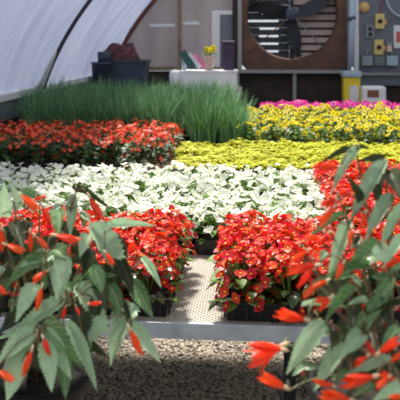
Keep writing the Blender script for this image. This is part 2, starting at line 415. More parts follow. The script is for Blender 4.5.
bench('galvanised work bench along the end wall behind the tall green grass', -2.05, -.16, 9.2, 10.2, z=.95)

# ------------------------------------------------------------------ gravel
b = MB(); rng = random.Random(3)
ico_v = []; ph = (1+5**.5)/2
for a in (-1, 1):
    for c in (-ph, ph): ico_v += [(0, a, c), (a, c, 0), (c, 0, a)]
ico_v = [Vector(p).normalized() for p in ico_v]
import bmesh
bm = bmesh.new(); bmesh.ops.create_icosphere(bm, subdivisions=1, radius=1); iv = [v.co.copy() for v in bm.verts]; jf = [tuple(v.index for v in f.verts) for f in bm.faces]; bm.free()
for i in range(20000):
    u = rng.uniform(-.85, .5); v = rng.uniform(3.0, 4.1)
    s = rng.uniform(.004, .0085)+(.006 if rng.random() < .04 else 0); q = Matrix.Rotation(rng.uniform(0, 6.28), 3, 'Z')
    sc3 = (s*rng.uniform(.8, 1.5), s*rng.uniform(.7, 1.1), s*rng.uniform(.4, .8)); z = s*.25+rng.uniform(0, .006)
    b.add([tuple((q @ Vector((p.x*sc3[0], p.y*sc3[1], p.z*sc3[2])))+Vector((u, v, z))) for p in iv], jf)
tag(b.obj('gravel', 'stone'), 'pale crushed stone gravel covering the floor under the bench', 'gravel', kind='stuff')

# ------------------------------------------------------------------ bedding plants
def frame(nrm, spin):
    nrm = Vector(nrm).normalized(); x = nrm.orthogonal().normalized(); x = Matrix.Rotation(spin, 3, nrm) @ x
    y = nrm.cross(x); m = Matrix((x, y, nrm)).transposed(); return m
def round_leaf(b, base, dirv, up, L_, w_, mi=0, cup=.15):
    """rounded leaf blade with cupped sides"""
    d = Vector(dirv).normalized(); u = Vector(up); u = (u-d*u.dot(d)).normalized(); s = d.cross(u)
    base = Vector(base); vs = []; n = 5
    for i in range(n+1):
        t = i/n; ww = w_*.5*math.sin(math.pi*(.08+.9*t)**.8); c = base+d*L_*t-u*L_*.3*t*t
        vs += [c-s*ww+u*ww*cup*2, c, c+s*ww+u*ww*cup*2]
    b.add(vs, [(3*i+j, 3*i+j+1, 3*i+j+4, 3*i+j+3) for i in range(n) for j in range(2)], mi, True)
def petal(b, ang, L_, w_, mi, lift=.25, z0=.0):
    n = 4; vs = []; c, s = math.cos(ang), math.sin(ang)
    for i in range(n+1):
        t = i/n; ww = w_*.5*math.sin(math.pi*(.1+.84*t**.75)); x = L_*t; z = z0+lift*L_*t*(1-.45*t)
        for k in (-1, 0, 1):
            y = k*ww; zz_ = z+abs(k)*ww*.12
            vs.append((c*x-s*y, s*x+c*y, zz_))
    b.add(vs, [(3*i+j, 3*i+j+1, 3*i+j+4, 3*i+j+3) for i in range(n) for j in range(2)], mi, True)
def begonia_flower(pm, em, S=.034, lift=.3):
    b = MB()
    petal(b, 0, S*.56, S*.62, 0, lift); petal(b, math.pi, S*.56, S*.62, 0, lift)
    petal(b, math.pi/2, S*.46, S*.34, 0, lift*.7); petal(b, -math.pi/2, S*.46, S*.34, 0, lift*.7)
    b.lathe([(.0, .0), (S*.11, .001), (S*.12, S*.08), (S*.06, S*.15), (0, S*.17)], (0, 0, 0), 7, 1)
    b.tube([(0, 0, 0), (0, 0, -.018)], .0009, 4, 2)
    return b.mesh('flower', [pm, em, 'wax_leaf'])
def petunia_flower(pm, em, S=.042):
    b = MB(); k = 10; vs = []
    for r, z in ((.08, -.35), (.2, -.12), (.38, .02), (.52, .0)):
        for j in range(k):
            rj = r*S*(1+(.1*math.cos(5*2*math.pi*j/k) if r > .3 else 0)); a = 2*math.pi*j/k
            vs.append((rj*math.cos(a), rj*math.sin(a), z*S))
    for i in range(3): b.add(vs[i*k:(i+2)*k], [(j, (j+1) % k, k+(j+1) % k, k+j) for j in range(k)], 1 if i == 0 else 0, True)
    return b.mesh('flower', [pm, em])
def mound(rnd, rad, h, n, lf, leafmats, top=.85):
    b = MB()
    for i in range(n):
        r = rad*math.sqrt(rnd.random()); a = rnd.uniform(0, 6.283)
        z = h*top*(1-.4*(r/rad)**2)*(rnd.uniform(.35, 1) if r < .6*rad else rnd.uniform(.0, .95))
        p = Vector((r*math.cos(a), r*math.sin(a), z))
        d = Vector((math.cos(a+rnd.uniform(-.9, .9)), math.sin(a+rnd.uniform(-.9, .9)), rnd.uniform(-.3, .5)))
        L_ = lf*rnd.uniform(.75, 1.2)
        round_leaf(b, p, d, (rnd.uniform(-.3, .3), rnd.uniform(-.3, .3), 1), L_, L_*.85, rnd.randrange(len(leafmats)))
    for i in range(6):
        a = rnd.uniform(0, 6.28); r = rad*.5
        b.tube([(0, 0, 0), (r*.5*math.cos(a), r*.5*math.sin(a), h*.4), (r*math.cos(a), r*math.sin(a), h*.8)], .003, 5, 0)
    return b.mesh('foliage', leafmats)
def protos(name, cat, nvar, rad, h, nleaf, lf, leafmats, fmeshes, nfl, bloom=None, seed=1):
    """several plants of one kind; each flower is a part"""
    out = []
    for k in range(nvar):
        rnd = random.Random(seed*31+k)
        t = link(name, None); t['category'] = cat
        kids = [link('foliage', mound(rnd, rad, h, nleaf, lf, leafmats), t)]
        acc = MB()
        for i in range(nfl):
            side = rnd.random() < .46
            r = rad*(rnd.uniform(.85, 1.12) if side else math.sqrt((i+.5)/nfl)*1.0); a = i*2.4+rnd.uniform(-.3, .3)
            z = h*(rnd.uniform(-.05, .85) if side else (1-.28*(r/rad)**2))+rnd.uniform(-.012, .012)
            nr = Vector((math.cos(a)*(1.1 if side else r/rad*.7)+rnd.uniform(-.45, .45), math.sin(a)*(1.1 if side else r/rad*.7)+rnd.uniform(-.45, .45), .75))
            m3 = frame(nr, rnd.uniform(0, 6.28)); s = rnd.uniform(.8, 1.15)
            if bloom is None:
                f = link('flower', rnd.choice(fmeshes), t); kids.append(f)
                f.matrix_local = Matrix.Translation((r*math.cos(a), r*math.sin(a), z)) @ (m3*s).to_4x4()
        out.append([t, kids, False])
    return out
def place(ps, u, v, z, label, group, rnd, smin=.92, smax=1.08):
    p = rnd.choice(ps); s = rnd.uniform(smin, smax); rz = rnd.uniform(0, 6.28)
    if not p[2]:
        p[2] = True; t = p[0]; t.location = (u, v, z); t.rotation_euler = (0, 0, rz); t.scale = (s, s, s); t['label'] = label; t['group'] = group
        return t
    return copy_tree(p[0], p[1], (u, v, z), rz, s, label, group)
# plastic flat
def flat_meshes(wu, dv, hh=.058):
    b = MB(); t = .006; a, c = wu/2, dv/2
    def ring(x, y, z): return [(-x, -y, z), (x, -y, z), (x, y, z), (-x, y, z)]
    rings = [ring(a-.014, c-.014, 0), ring(a-.008, c-.008, hh-.006), ring(a-.002, c-.002, hh-.006), ring(a-.002, c-.002, hh), ring(a-.012, c-.012, hh), ring(a-.018, c-.018, .004)]
    vs = sum(rings, []); fs = [(4*i+j, 4*i+(j+1) % 4, 4*i+4+(j+1) % 4, 4*i+4+j) for i in range(5) for j in range(4)]
    b.add(vs, fs+[(0, 3, 2, 1), (20, 21, 22, 23)])
    n = int(dv/.045)
    for i in range(n):                                 # ribs on the long and short sides
        y = -c+.03+i*(dv-.06)/(n-1)
        for sx_ in (-1, 1): b.box((sx_*(a-.006)-.003, y-.004, .004), (sx_*(a-.006)+.003, y+.004, hh-.004))
    n = int(wu/.045)
    for i in range(n):
        x = -a+.03+i*(wu-.06)/(n-1)
        for sy in (-1, 1): b.box((x-.004, sy*(c-.006)-.003, .004), (x+.004, sy*(c-.006)+.003, hh-.004))
    s = MB(); s.box((-a+.02, -c+.02, .006), (a-.02, c-.02, hh-.012))
    return b.mesh('tray', 'black_plastic'), s.mesh('soil', 'soil')
TR, SO = flat_meshes(.272, .53)
def tray(u, v, label, group, z=.751):
    t = link('plastic_flat', TR, None, (u, v, z)); tag(t, label, 'tray', group)
    link('soil', SO, t); return t

ORD = ['first', 'second', 'third', 'fourth', 'fifth', 'sixth', 'seventh', 'eighth', 'ninth', 'tenth', 'eleventh', 'twelfth', 'thirteenth', 'fourteenth', 'fifteenth', 'sixteenth', 'seventeenth', 'eighteenth']
CELL = ['front', 'second', 'third', 'rear']
redf = [begonia_flower('red_petal', 'yellow_eye', .034, l_) for l_ in (.1, .5, .85)]
whitef = [begonia_flower('white_petal', 'lemon_eye', .047, l_) for l_ in (.15, .5, .9)]
RED = protos('red_begonia', 'begonia', 4, .09, .16, 40, .04, ['wax_leaf', 'wax_leaf_dark'], redf, 74, seed=1)
WHITE = protos('white_begonia', 'begonia', 4, .08, .12, 34, .04, ['wax_leaf', 'wax_leaf'], whitef, 16, seed=2)
rnd = random.Random(11)
def fill_flat(u, v, ps, col, where, group):
    """a flat with its 2 x 4 plants"""
    for i, side in enumerate(('left', 'right')):
        for j in range(4):
            place(ps, u+(-.065, .065)[i]+rnd.uniform(-.008, .008), v-.195+j*.13+rnd.uniform(-.008, .008), .798,
                  f'{CELL[j]} {side} {col} begonia in the {where}', group, rnd)
GAP_R, GAP_L, PW = -.096, -.25, .279
for k in range(3):
    u = GAP_R+.14+k*PW; wh = ['flat just right of the bare mesh gap', 'second flat right of the bare gap', 'third flat right of the bare gap'][k]
    tray(u, 2.385, f'black plastic flat of red begonias, {ORD[k]} to the right of the bare mesh gap', 'flats in the front row'); fill_flat(u, 2.375, RED, 'red', wh, 'red begonias in the front row right of the gap')
for k in range(3):
    u = GAP_L-.14-k*PW; wh = ['flat just left of the bare mesh gap', 'second flat left of the bare gap', 'third flat left of the bare gap'][k]
    tray(u, 2.40, f'black plastic flat of red begonias, {ORD[k]} to the left of the bare mesh gap', 'flats in the front row'); fill_flat(u, 2.39, RED, 'red', wh, 'red begonias in the front row left of the gap')
for row, v in enumerate((3.04, 3.62)):
    rn = ('middle', 'rear')[row]
    for k in range(9):
        u = -1.50+k*.281+row*.02
        if u > 1.0: continue
        red = u > .3
        if red:
            j = k-6
            tray(u, v, f'black flat of red begonias in the {rn} row, {ORD[max(0, 8-k)]} from its right end', 'red flats right of the white begonias')
            fill_flat(u, v, RED, 'red', f'{ORD[8-k]} {rn}-row flat from the right end', 'red begonias right of the white ones')
        else:
            tray(u, v, f'black flat of white begonias in the {rn} row, {ORD[k]} from its left end', 'flats of white begonias')
            fill_flat(u, v, WHITE, 'white', f'{ORD[k]} {rn}-row flat from the left end', 'white begonias across the bench middle')

# ------------------------------------------------------------------ band of orange red begonias on the second bench
def rows(name_ps, u0f, u1, v0, v1, sp, z, lab, group, near=None, smin=.92, smax=1.1):
    j = 0; v = v0
    while v < v1:
        u0 = u0f(v) if callable(u0f) else u0f; k = 0; u = u0
        uu1 = u1(v) if callable(u1) else u1
        while u < uu1:
            place(name_ps, u+rnd.uniform(-.015, .015), v+rnd.uniform(-.015, .015), z, lab(k, j), group, rnd, smin, smax); u += sp; k += 1
        v += sp; j += 1
def pxu(px, v):                                        # u of an image column at house depth v
    a = (px-200)/F; return v*(a*cs-sn)/(a*sn+cs)
TL, SL = flat_meshes(.40, .27)
def low_trays(u0, u1, v0, v1, what, where):
    k = 0; v = v0; n = int((u1-u0)/.405)
    nr = max(1, int(round((v1-v0)/.28)))
    for j in range(nr):
        for i in range(n):
            t = link('plastic_flat', TL, None, (u0+.2+i*.405, v0+.135+j*.28, .751)); link('soil', SL, t)
            tag(t, f'black flat under {what}, {ORD[i]} from left in {ORD[j]} row', 'tray', f'flats under {where}')
brf = [begonia_flower('back_red_petal', 'yellow_eye', .036, .2)]
BACKRED = protos('orange_red_begonia', 'begonia', 3, .085, .18, 34, .044, ['back_leaf'], brf, 16, seed=5)
lw_trays = [(-2.02, pxu(186, 4.9), 4.46, 5.58, 'orange red begonias', 'the orange red begonias')]
low_trays(-2.02, pxu(196, 5), 4.48, 5.56, 'orange red begonias', 'the orange red begonias')
rows(BACKRED, lambda v: -1.98, lambda v: pxu(181, v), 4.56, 5.6, .152, .797, lambda k, j: f'orange red begonia, {ORD[k]} from left in the {ORD[j]} row behind the whites', 'orange red begonias behind the whites')
# lime foliage
def lime_mesh(seed):
    r_ = random.Random(seed); b = MB()
    for i in range(70):
        r = .085*math.sqrt(r_.random()); a = r_.uniform(0, 6.28); z = .055*(1-.5*(r/.085)**2)*r_.uniform(.5, 1.15)
        for q in range(4):
            aa = a+q*1.57+r_.uniform(-.2, .2)
            round_leaf(b, (r*math.cos(a), r*math.sin(a), z), (math.cos(aa), math.sin(aa), r_.uniform(.1, .7)), (0, 0, 1), .018, .014)
    for i in range(5):
        a = r_.uniform(0, 6.28); b.tube([(0, 0, 0), (.04*math.cos(a), .04*math.sin(a), .03)], .002, 4)
    return b.mesh('creeping_plant', 'lime_leaf')
LIME = []
for k in range(3):
    o = link('lime_creeper', lime_mesh(40+k)); o['category'] = 'foliage plant'; LIME.append([o, [], False])
low_trays(pxu(196, 5)+.0, 2.2, 4.3, 5.15, 'the lime creepers', 'the lime creepers')
rows(LIME, lambda v: pxu(186, v), lambda v: pxu(412, v), 4.35, 5.2, .14, .797, lambda k, j: f'yellow green creeping plant, {ORD[k]} from left in the {ORD[j]} lime row', 'lime creepers behind the whites', None, .9, 1.45)
# yellow petunias
yf = [petunia_flower('yellow_petal', 'amber_eye', .04)]
YEL = protos('yellow_petunia', 'petunia', 3, .095, .17, 60, .036, ['petunia_leaf', 'back_leaf'], yf, 12, seed=8)
low_trays(pxu(243, 5.5), 2.2, 5.32, 5.9, 'the yellow petunias', 'the front yellow petunias')
rows(YEL, lambda v: pxu(251, v), lambda v: pxu(412, v), 5.42, 7.1, .18, .797, lambda k, j: f'yellow petunia, {ORD[k]} from left in the {ORD[j]} yellow row', 'yellow petunias behind the lime creepers', None, .9, 1.2)
low_trays(pxu(243, 6.5), 2.4, 6.18, 7.2, 'the yellow petunias at the back', 'the rear yellow petunias')
mf = [petunia_flower('magenta_petal', 'magenta_petal', .055)]
MAG = protos('magenta_petunia', 'petunia', 2, .09, .155, 50, .036, ['petunia_leaf', 'back_leaf'], mf, 9, seed=9)
low_trays(pxu(262, 7.6), 2.4, 7.3, 7.85, 'the magenta petunias', 'the magenta petunias')
rows(MAG, lambda v: pxu(268, v), lambda v: pxu(410, v), 7.4, 7.8, .18, .797, lambda k, j: f'magenta petunia, {ORD[k]} from left in the {ORD[j]} magenta row', 'magenta petunias below the fan')
# tall grass like onion plants, pots of upright blades
def blades(seed):
    r_ = random.Random(seed); b = MB()
    for i in range(52):
        a = r_.uniform(0, 6.28); r = .055*math.sqrt(r_.random()); H = r_.uniform(.22, .43); ln = r_.uniform(.02, .19); la = a+r_.uniform(-.8, .8)
        x, y = r*math.cos(a), r*math.sin(a); vs = []; wv = Vector((-math.sin(la+.8), math.cos(la+.8), 0))*.0048
        for k in range(5):
            t = k/4; p = Vector((x+ln*t*t*math.cos(la), y+ln*t*t*math.sin(la), .02+H*t*(1-.12*t*ln/.1))); ww = wv*(1-.85*t**2)
            nrm = Vector((math.cos(la+.8), math.sin(la+.8), 0))*.003*(1-.8*t)
            vs += [p-ww, p+ww, p+nrm]
        b.add(vs, [(3*k+j, 3*k+(j+1) % 3, 3*k+3+(j+1) % 3, 3*k+3+j) for k in range(4) for j in range(3)], i % 3 % 2, True)
    return b.mesh('blades', ['chive_blade', 'chive_blade_pale'])
potm = MB().lathe([(.0, 0), (.042, 0), (.056, .07), (.06, .07), (.06, .078), (.052, .078), (.05, .068), (0, .068)], k=14).mesh('pot', 'black_plastic')
GR = []
for k in range(4):
    t = link('chive_plant', None); t['category'] = 'chive plant'
    kids = [link('pot', potm, t), link('blades', blades(70+k), t, (0, 0, .05))]; GR.append([t, kids, False])
rows(GR, lambda v: max(-2.06, pxu(34, v)), lambda v: pxu(231, v), 5.72, 7.35, .135, .751, lambda k, j: f'tall thin green chive plant, {ORD[k]} from left in the {ORD[j]} row of pots', 'pots of tall green chives')
rows(GR, lambda v: pxu(198, v), lambda v: pxu(240, v), 5.38, 5.68, .105, .751, lambda k, j: f'chive pot beside the yellow petunias, {ORD[k]} from left in {ORD[j]} corner row', 'chive pots beside the yellow petunias')

# ------------------------------------------------------------------ things on the work bench
def zt9(py, d): return EYE-(py-HOR)*d/F
ZB = .952
d = 9.7
p0, p1 = W(111, 60, d), W(148, 60, d); cx, cy = (p0.x+p1.x)/2, (p0.y+p1.y)/2; hw = (p1-p0).length/2; zt_ = p0.z
t = thing('storage_bin', 'dark blue grey rectangular bin with maroon cloth heaped on it', 'bin', (cx, cy, ZB))
MB().box((-hw, -.2, 0), (hw, .2, zt_-ZB), taper=.02).obj('tub', 'bin_blue', t, bevel=.01)
MB().box((-hw-.015, -.215, zt_-ZB-.035), (hw+.015, .215, zt_-ZB)).obj('rim', 'bin_blue', t, bevel=.006)
b = MB(); nn = 22; vs_ = []; r_ = random.Random(4)
for i in range(nn+1):
    for j in range(13):
        a = 2*math.pi*i/nn; q = j/12; rad = q
        fold = 1+.16*math.sin(3*a+5*q)+.08*math.sin(7*a-9*q)
        vs_.append((rad*math.cos(a)*.25*fold, rad*math.sin(a)*.17, .2*(1-q**5)*(1+.1*math.sin(3*a+5*q)*q)+.035*math.sin(5*a+4*q)*q*(1-q)*4))
b.add(vs_, [(i*13+j, i*13+j+1, (i+1)*13+j+1, (i+1)*13+j) for i in range(nn) for j in range(12)], 0, True)
o = b.obj('cloth_heap', 'cloth_maroon', None, (cx-.1, cy, zt_+.002)); tag(o, 'crumpled maroon cloth heaped on top of the dark bins', 'cloth')
p = W(101.5, 65, 9.45)
t = thing('round_bin', 'round dark blue bin with lid left of the rectangular bin', 'bin', (p.x, p.y, ZB))
zh = zt9(62, 9.45)-ZB
MB().lathe([(.0, 0), (.11, 0), (.135, zh-.03), (.14, zh-.03), (.14, zh), (0, zh)]).obj('tub', 'bin_blue', t)
MB().lathe([(.0, zh), (.09, zh), (.095, zh+.13), (.085, zh+.14), (0, zh+.14)], (.04, 0, 0)).obj('lid', 'bin_blue', t)
# white cabinet on the bench
d = 9.6; p0, p1 = W(181.5, 70, d), W(237, 70, d)
t = thing('white_crate', 'long white ribbed crate between the grass and end wall', 'crate', ((p0.x+p1.x)/2, (p0.y+p1.y)/2, ZB)); hw = (p1-p0).length/2; H = p0.z-ZB
MB().box((-hw, -.18, 0), (hw, .18, H-.03)).obj('body', 'white_box', t, bevel=.01)
MB().box((-hw-.01, -.19, H-.03), (hw+.01, .19, H)).obj('lid', 'white_box', t, bevel=.008)
for k in range(7): MB().box((-hw+.07+k*(2*hw-.14)/6-.01, -.195, .02), (-hw+.07+k*(2*hw-.14)/6+.01, -.18, H-.04)).obj('rib', 'white_box', t)
top = p0.z+.001
p = W(228.5, 60, d); t = thing('purple_canister', 'tall dark purple canister at the right end of the white crate', 'canister', (p.x, p.y, top)); hh = zt9(41, d)-top
MB().box((-.085, -.07, 0), (.085, .07, hh-.04), taper=.006).obj('body', 'purple', t, bevel=.02)
MB().box((-.093, -.078, hh-.04), (.093, .078, hh)).obj('lid', 'purple', t, bevel=.012)
MB().box((-.04, -.084, hh*.62), (.04, -.07, hh*.7)).obj('handle', 'purple', t)
p = W(209, 62, d); t = thing('peach_pot', 'small peach coloured pot of yellow blooms on the white crate', 'pot', (p.x, p.y, top))
MB().lathe([(0, 0), (.055, 0), (.075, .17), (.082, .17), (.082, .19), (0, .19)]).obj('pot', 'peach', t)
MB().lathe([(0, .1), (.02, .1)], k=6).obj('stem', 'petunia_leaf', t)
r_ = random.Random(9)
fm = petunia_flower('yellow_petal', 'amber_eye', .07); gm = mound(r_, .09, .14, 30, .05, ['petunia_leaf'])
link('foliage', gm, t, (0, 0, .17))
for k in range(7):
    f = link('flower', fm, t); a = k*2.4; f.matrix_local = Matrix.Translation((.05*math.cos(a)+.02, .05*math.sin(a)-.04, .29+r_.uniform(-.04, .04))) @ frame((math.cos(a)*.4, -1, .4), 0).to_4x4()
# leaning cards
for (x, y, mt, w_, lb, dd) in ((187, 58, 'teal_card', .1, 'dark teal card leaning on the white crate beside the wooden post', 9.5), (194, 60, 'white_paint', .06, 'white card leaning on the crate between teal and pink ones', 9.54), (199, 62, 'pink_card', .08, 'pink card leaning on the white crate left of the peach pot', 9.58)):
    a0 = W(x-5.5, y-6.5, dd); a1 = W(x+6, 69.8, dd); a0.z = min(a0.z, top+.26)
    dirn = (a0-Vector((a1.x, a1.y, top))); pr_ = Vector((-dirn.z, 0, dirn.x)).normalized()*w_*.5
    b = MB(); P = [Vector((a1.x, a1.y, top+.03))-pr_*-1, Vector((a1.x, a1.y, top+.03))-pr_, a0-pr_, a0+pr_]
    th_ = Vector((0, .012, 0)); b.add(P+[q+th_ for q in P], [(0, 1, 2, 3), (7, 6, 5, 4), (0, 4, 5, 1), (1, 5, 6, 2), (2, 6, 7, 3), (3, 7, 4, 0)])
    tag(b.obj('leaning_card', mt), lb, 'card', 'cards leaning on the white crate')
p = W(181.5, 47, 9.6); b = MB(); b.lathe([(0, 0), (.03, 0), (.032, .14), (.014, .19), (.012, .22), (0, .22)], (0, 0, 0), 14)
b.box((-.05, -.01, .21), (.02, .01, .24)); tag(b.obj('spray_bottle', 'box_bluegrey', None, (p.x+.03, p.y, top)), 'pale blue spray bottle at the left end of the white crate', 'bottle')
p = W(175, 72, 9.55); b = MB(); b.lathe([(0, 0), (.07, 0), (.08, .2), (.06, .26), (0, .27)], k=16); tag(b.obj('white_jug', 'white_box', None, (p.x, p.y, ZB)), 'small white jug just left of the white crate', 'jug')
# yellow and white feed box and white cooler right of the fan, on stand
p0, p1 = W(343, 75, 10.2), W(359, 75, 10.2); cx, cy = (p0.x+p1.x)/2, (p0.y+p1.y)/2; hw = (p1.x-p0.x)/2
t = thing('yellow_cabinet', 'yellow narrow cabinet with white front panel and grey cap', 'cabinet', (cx, cy, 0)); zt_ = zt9(77, 10.2)
MB().box((-hw, -.12, 0), (hw, .12, zt_)).obj('body', 'yellow_paint', t, bevel=.01)
MB().box((-hw*.3, -.13, .3), (hw*.75, -.12, zt_-.12)).obj('front_panel', 'white_paint', t)
MB().box((-hw-.02, -.15, zt_), (hw+.02, .15, zt_+.09), taper=-.0).obj('cap', 'box_bluegrey', t, bevel=.02)
p0, p1 = W(361.5, 90, 10.0), W(384.5, 90, 10.0); cx, cy = (p0.x+p1.x)/2, (p0.y+p1.y)/2; hw = (p1.x-p0.x)/2; zt_ = zt9(86, 10)
t = thing('white_cabinet', 'white squat cabinet with brown label below the grey panel', 'cabinet', (cx, cy, 0))
MB().box((-hw, -.14, 0), (hw, .14, zt_)).obj('body', 'white_box', t, bevel=.03)
MB().box((-hw*.62, -.147, zt_-.15), (hw*.35, -.14, zt_-.05)).obj('label_plate', 'brown_label', t)

# ------------------------------------------------------------------ foreground trailing begonias
def long_leaf(seed, asym, droop, fold):
    """pointed, toothed, lopsided leaf of unit length along +X and unit width"""
    r_ = random.Random(seed); b = MB(); n = 26; uv = []; vs = []
    for i in range(n+1):
        t = i/n
        wt = (math.sin(math.pi*t**.62))**.9*(1-.25*t) if 0 < t < 1 else 0
        tooth = 1+(.2 if i % 2 else -.06)*(1 if .06 < t < .95 else 0)
        bend = .05*math.sin(math.pi*t)*asym
        for q, (k, s_) in enumerate(((-1, 1.0), (-.5, 1.0), (0, 1), (.5, 1-.35*asym), (1, 1-.35*asym))):
            ww = wt*.56*s_*(tooth if abs(k) == 1 else 1)
            xb = t-(.05*abs(k)*(1-t)*4 if t < .25 else 0)*.6+(.02 if (i % 2 and abs(k) == 1) else 0)
            z = -droop*t*t+fold*abs(k)*wt*.5+.018*math.sin(t*16+k*2)*abs(k)
            vs.append((xb, k*ww+bend, z)); uv.append(((k+1)/2, t))
    b.add(vs, [(5*i+j, 5*i+j+1, 5*i+j+6, 5*i+j+5) for i in range(n) for j in range(4)], 0, True); b.uv = uv
    return b
LV = {}
for mt in ('begonia_leaf', 'begonia_leaf_pale', 'begonia_leaf_dark'):
    LV[mt] = [long_leaf(i, a, d_, f_).mesh('leaf', mt) for i, (a, d_, f_) in enumerate(((1, .14, .4), (-1, .24, .45), (.5, .05, .3)))]
def trumpet(seed, spread):
    """hanging flower: four or five long narrow petals from a pale ovary, along +X, unit length"""
    r_ = random.Random(seed); b = MB(); np_ = 4
    for k in range(np_):
        a = 2*math.pi*k/np_+r_.uniform(-.2, .2); n = 8; vs = []
        c, s = math.cos(a), math.sin(a); Lk = r_.uniform(.72, 1); sp = spread*r_.uniform(.5, 1.5)
        for i in range(n+1):
            t = i/n; x = .04+.96*Lk*t-spread*.4*t**3; rad = .03+.045*math.sin(math.pi*t)+sp*t**1.7
            ww = .105*math.sin(math.pi*(.1+.9*t)**1.15)+(.008 if t < 1 else 0)
            for q in (-1, 0, 1):
                rr_ = rad-abs(q)*.03; vs.append((x, c*rr_-s*q*ww, s*rr_+c*q*ww))
        b.add(vs, [(3*i+j, 3*i+j+1, 3*i+j+4, 3*i+j+3) for i in range(n) for j in range(2)], 0, True)
    b.tube([(-.14, 0, 0), (-.05, 0, 0), (.06, 0, 0), (.12, 0, 0)], [.012, .05, .06, .03], 7, 1)
    return b.mesh('flower', ['orange_petal', 'bud_cream'])
TF = [trumpet(1, .03), trumpet(2, .13), trumpet(3, .34)]
def orient(o, B, T, up, wid, L_=None):
    x = (T-B); L_ = x.length; x.normalize(); up = Vector(up); z = (up-x*up.dot(x)).normalized(); y = z.cross(x)
    m = Matrix((x*L_, y*wid, z*L_)).transposed().to_4x4(); m.translation = B; return m
def trailing(label, cpx, d0, rad, ztop, rim, leaves, flowers, fill, seed, fillbox, stems_to, dfun, extra):
    r_ = random.Random(seed); c = W(cpx, 300, d0)
    base = Vector((c.x, c.y, .752))
    t = thing('trailing_begonia', label, 'begonia', base)
    h = ztop-.752; k = rim
    MB().lathe([(0, 0), (k*.68, 0), (k*.94, h-.03), (k, h-.03), (k, h), (k*.93, h), (k*.9, h-.03), (0, h-.03)], k=36).obj('pot', 'pot_plastic', t)
    MB().lathe([(0, h-.029), (k*.89, h-.028), (0, h-.012)], k=24).obj('soil', 'soil', t)
    crown = Vector((0, 0, h))
    ends = [crown]
    def P(px, py, d): return W(px, py, d)-base
    # main stems
    spts = []
    for (px, py, dd) in stems_to:
        e = P(px, py, dd); mid = crown*.5+e*.5+Vector((0, 0, .05)); pts = []
        for i in range(9):
            q = i/8; pts.append((crown-Vector((0, 0, .03)))*(1-q)**2+mid*2*q*(1-q)+e*q*q)
        MB().tube(pts, [.0042-.0025*i/8 for i in range(9)], 6).obj('stem', 'begonia_stem', t); spts += pts[3:]
    def petiole(b_, B):
        b_ = MB()
        n_ = min(spts, key=lambda p: (p-B).length); 
        if (n_-B).length < .13:
            m_ = (n_+B)*.5+Vector((0, 0, .012)); b_.tube([n_, m_, B], .0013, 5); cnt[0] += 1
            if cnt[0] <= 98: b_.obj('petiole', 'begonia_stem', t)
    pet = MB(); cnt = [0]
    for i, (bx, by, tx, ty, w_, kd) in enumerate(leaves):
        dd = dfun(bx, by)+r_.uniform(-.03, .03); dt = dd-.035+r_.uniform(-.02, .02)
        B, T = P(bx, by, dd), P(tx, ty, dt)
        o = link('leaf', r_.choice(LV[('begonia_leaf', 'begonia_leaf_pale', 'begonia_leaf_dark')[1 if kd == 0 and r_.random() < .3 else kd]]), t)  # some front leaves coloured paler, as if lit from above
        cam_dir = (W(bx, by, .2)-W(bx, by, 1)).normalized()
        o.matrix_local = orient(o, B, T, cam_dir*.75+Vector((r_.uniform(-.3, .3), 0, .55)), w_*dd/F*1.05)
        petiole(pet, B)
    for i, (bx, by, tx, ty, kd) in enumerate(flowers):
        dd = dfun(bx, by)-.04+r_.uniform(-.02, .02)
        B, T = P(bx, by, dd), P(tx, ty, dd-.012); L_ = (T-B).length
        o = link('flower', TF[kd], t); o.matrix_local = orient(o, B, T, (r_.uniform(-1, 1), -1, r_.uniform(-.5, 1)), L_*(.95 if L_ > .035 else 1.15))
        petiole(pet, B)
    for (px, py) in extra:                               # young leaves and closed buds along the stems
        dd = dfun(px, py)+r_.uniform(-.01, .05); B = P(px, py, dd); a = r_.uniform(0, 6.28)
        for q in range(2):
            aa = a+q*2.2+r_.uniform(-.3, .3); ln = r_.uniform(11, 20)
            T = P(px+ln*math.cos(aa), py+abs(ln*math.sin(aa))*.8, dd-.01)
            o = link('leaf', r_.choice(LV[r_.choice(('begonia_leaf', 'begonia_leaf_pale', 'begonia_leaf_dark'))]), t)
            o.matrix_local = orient(o, B, T, Vector((r_.uniform(-.6, .6), -.6, .7)), r_.uniform(6, 10)*dd/F)
        T = P(px+r_.uniform(-6, 6), py+r_.uniform(7, 13), dd-.01)
        o = link('bud', TF[0], t); o.matrix_local = orient(o, B, T, (0, -1, .3), (T-B).length*.8)
        petiole(pet, B)
    x0, x1, y0, y1 = fillbox
    for i in range(fill):
        px, py = r_.uniform(x0, x1), r_.uniform(y0, y1)
        dd = dfun(px, py)+r_.uniform(.09, .2)
        a = r_.uniform(-.9, .9)+(1.57 if True else 0); ln = r_.uniform(28, 46)
        outx = (px-(x0+x1)/2)/(x1-x0)*1.6; dx, dy = outx+r_.uniform(-.6, .6), r_.uniform(.25, 1); q = math.hypot(dx, dy)
        B, T = P(px, py, dd), P(px+dx/q*ln, py+dy/q*ln, dd+r_.uniform(-.05, .05))
        o = link('leaf', r_.choice(LV['begonia_leaf_dark']), t)  # filler all in the dark leaf colour, standing in for shade inside the plant
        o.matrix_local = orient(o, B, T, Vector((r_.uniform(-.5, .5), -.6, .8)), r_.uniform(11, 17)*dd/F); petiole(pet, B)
    return t
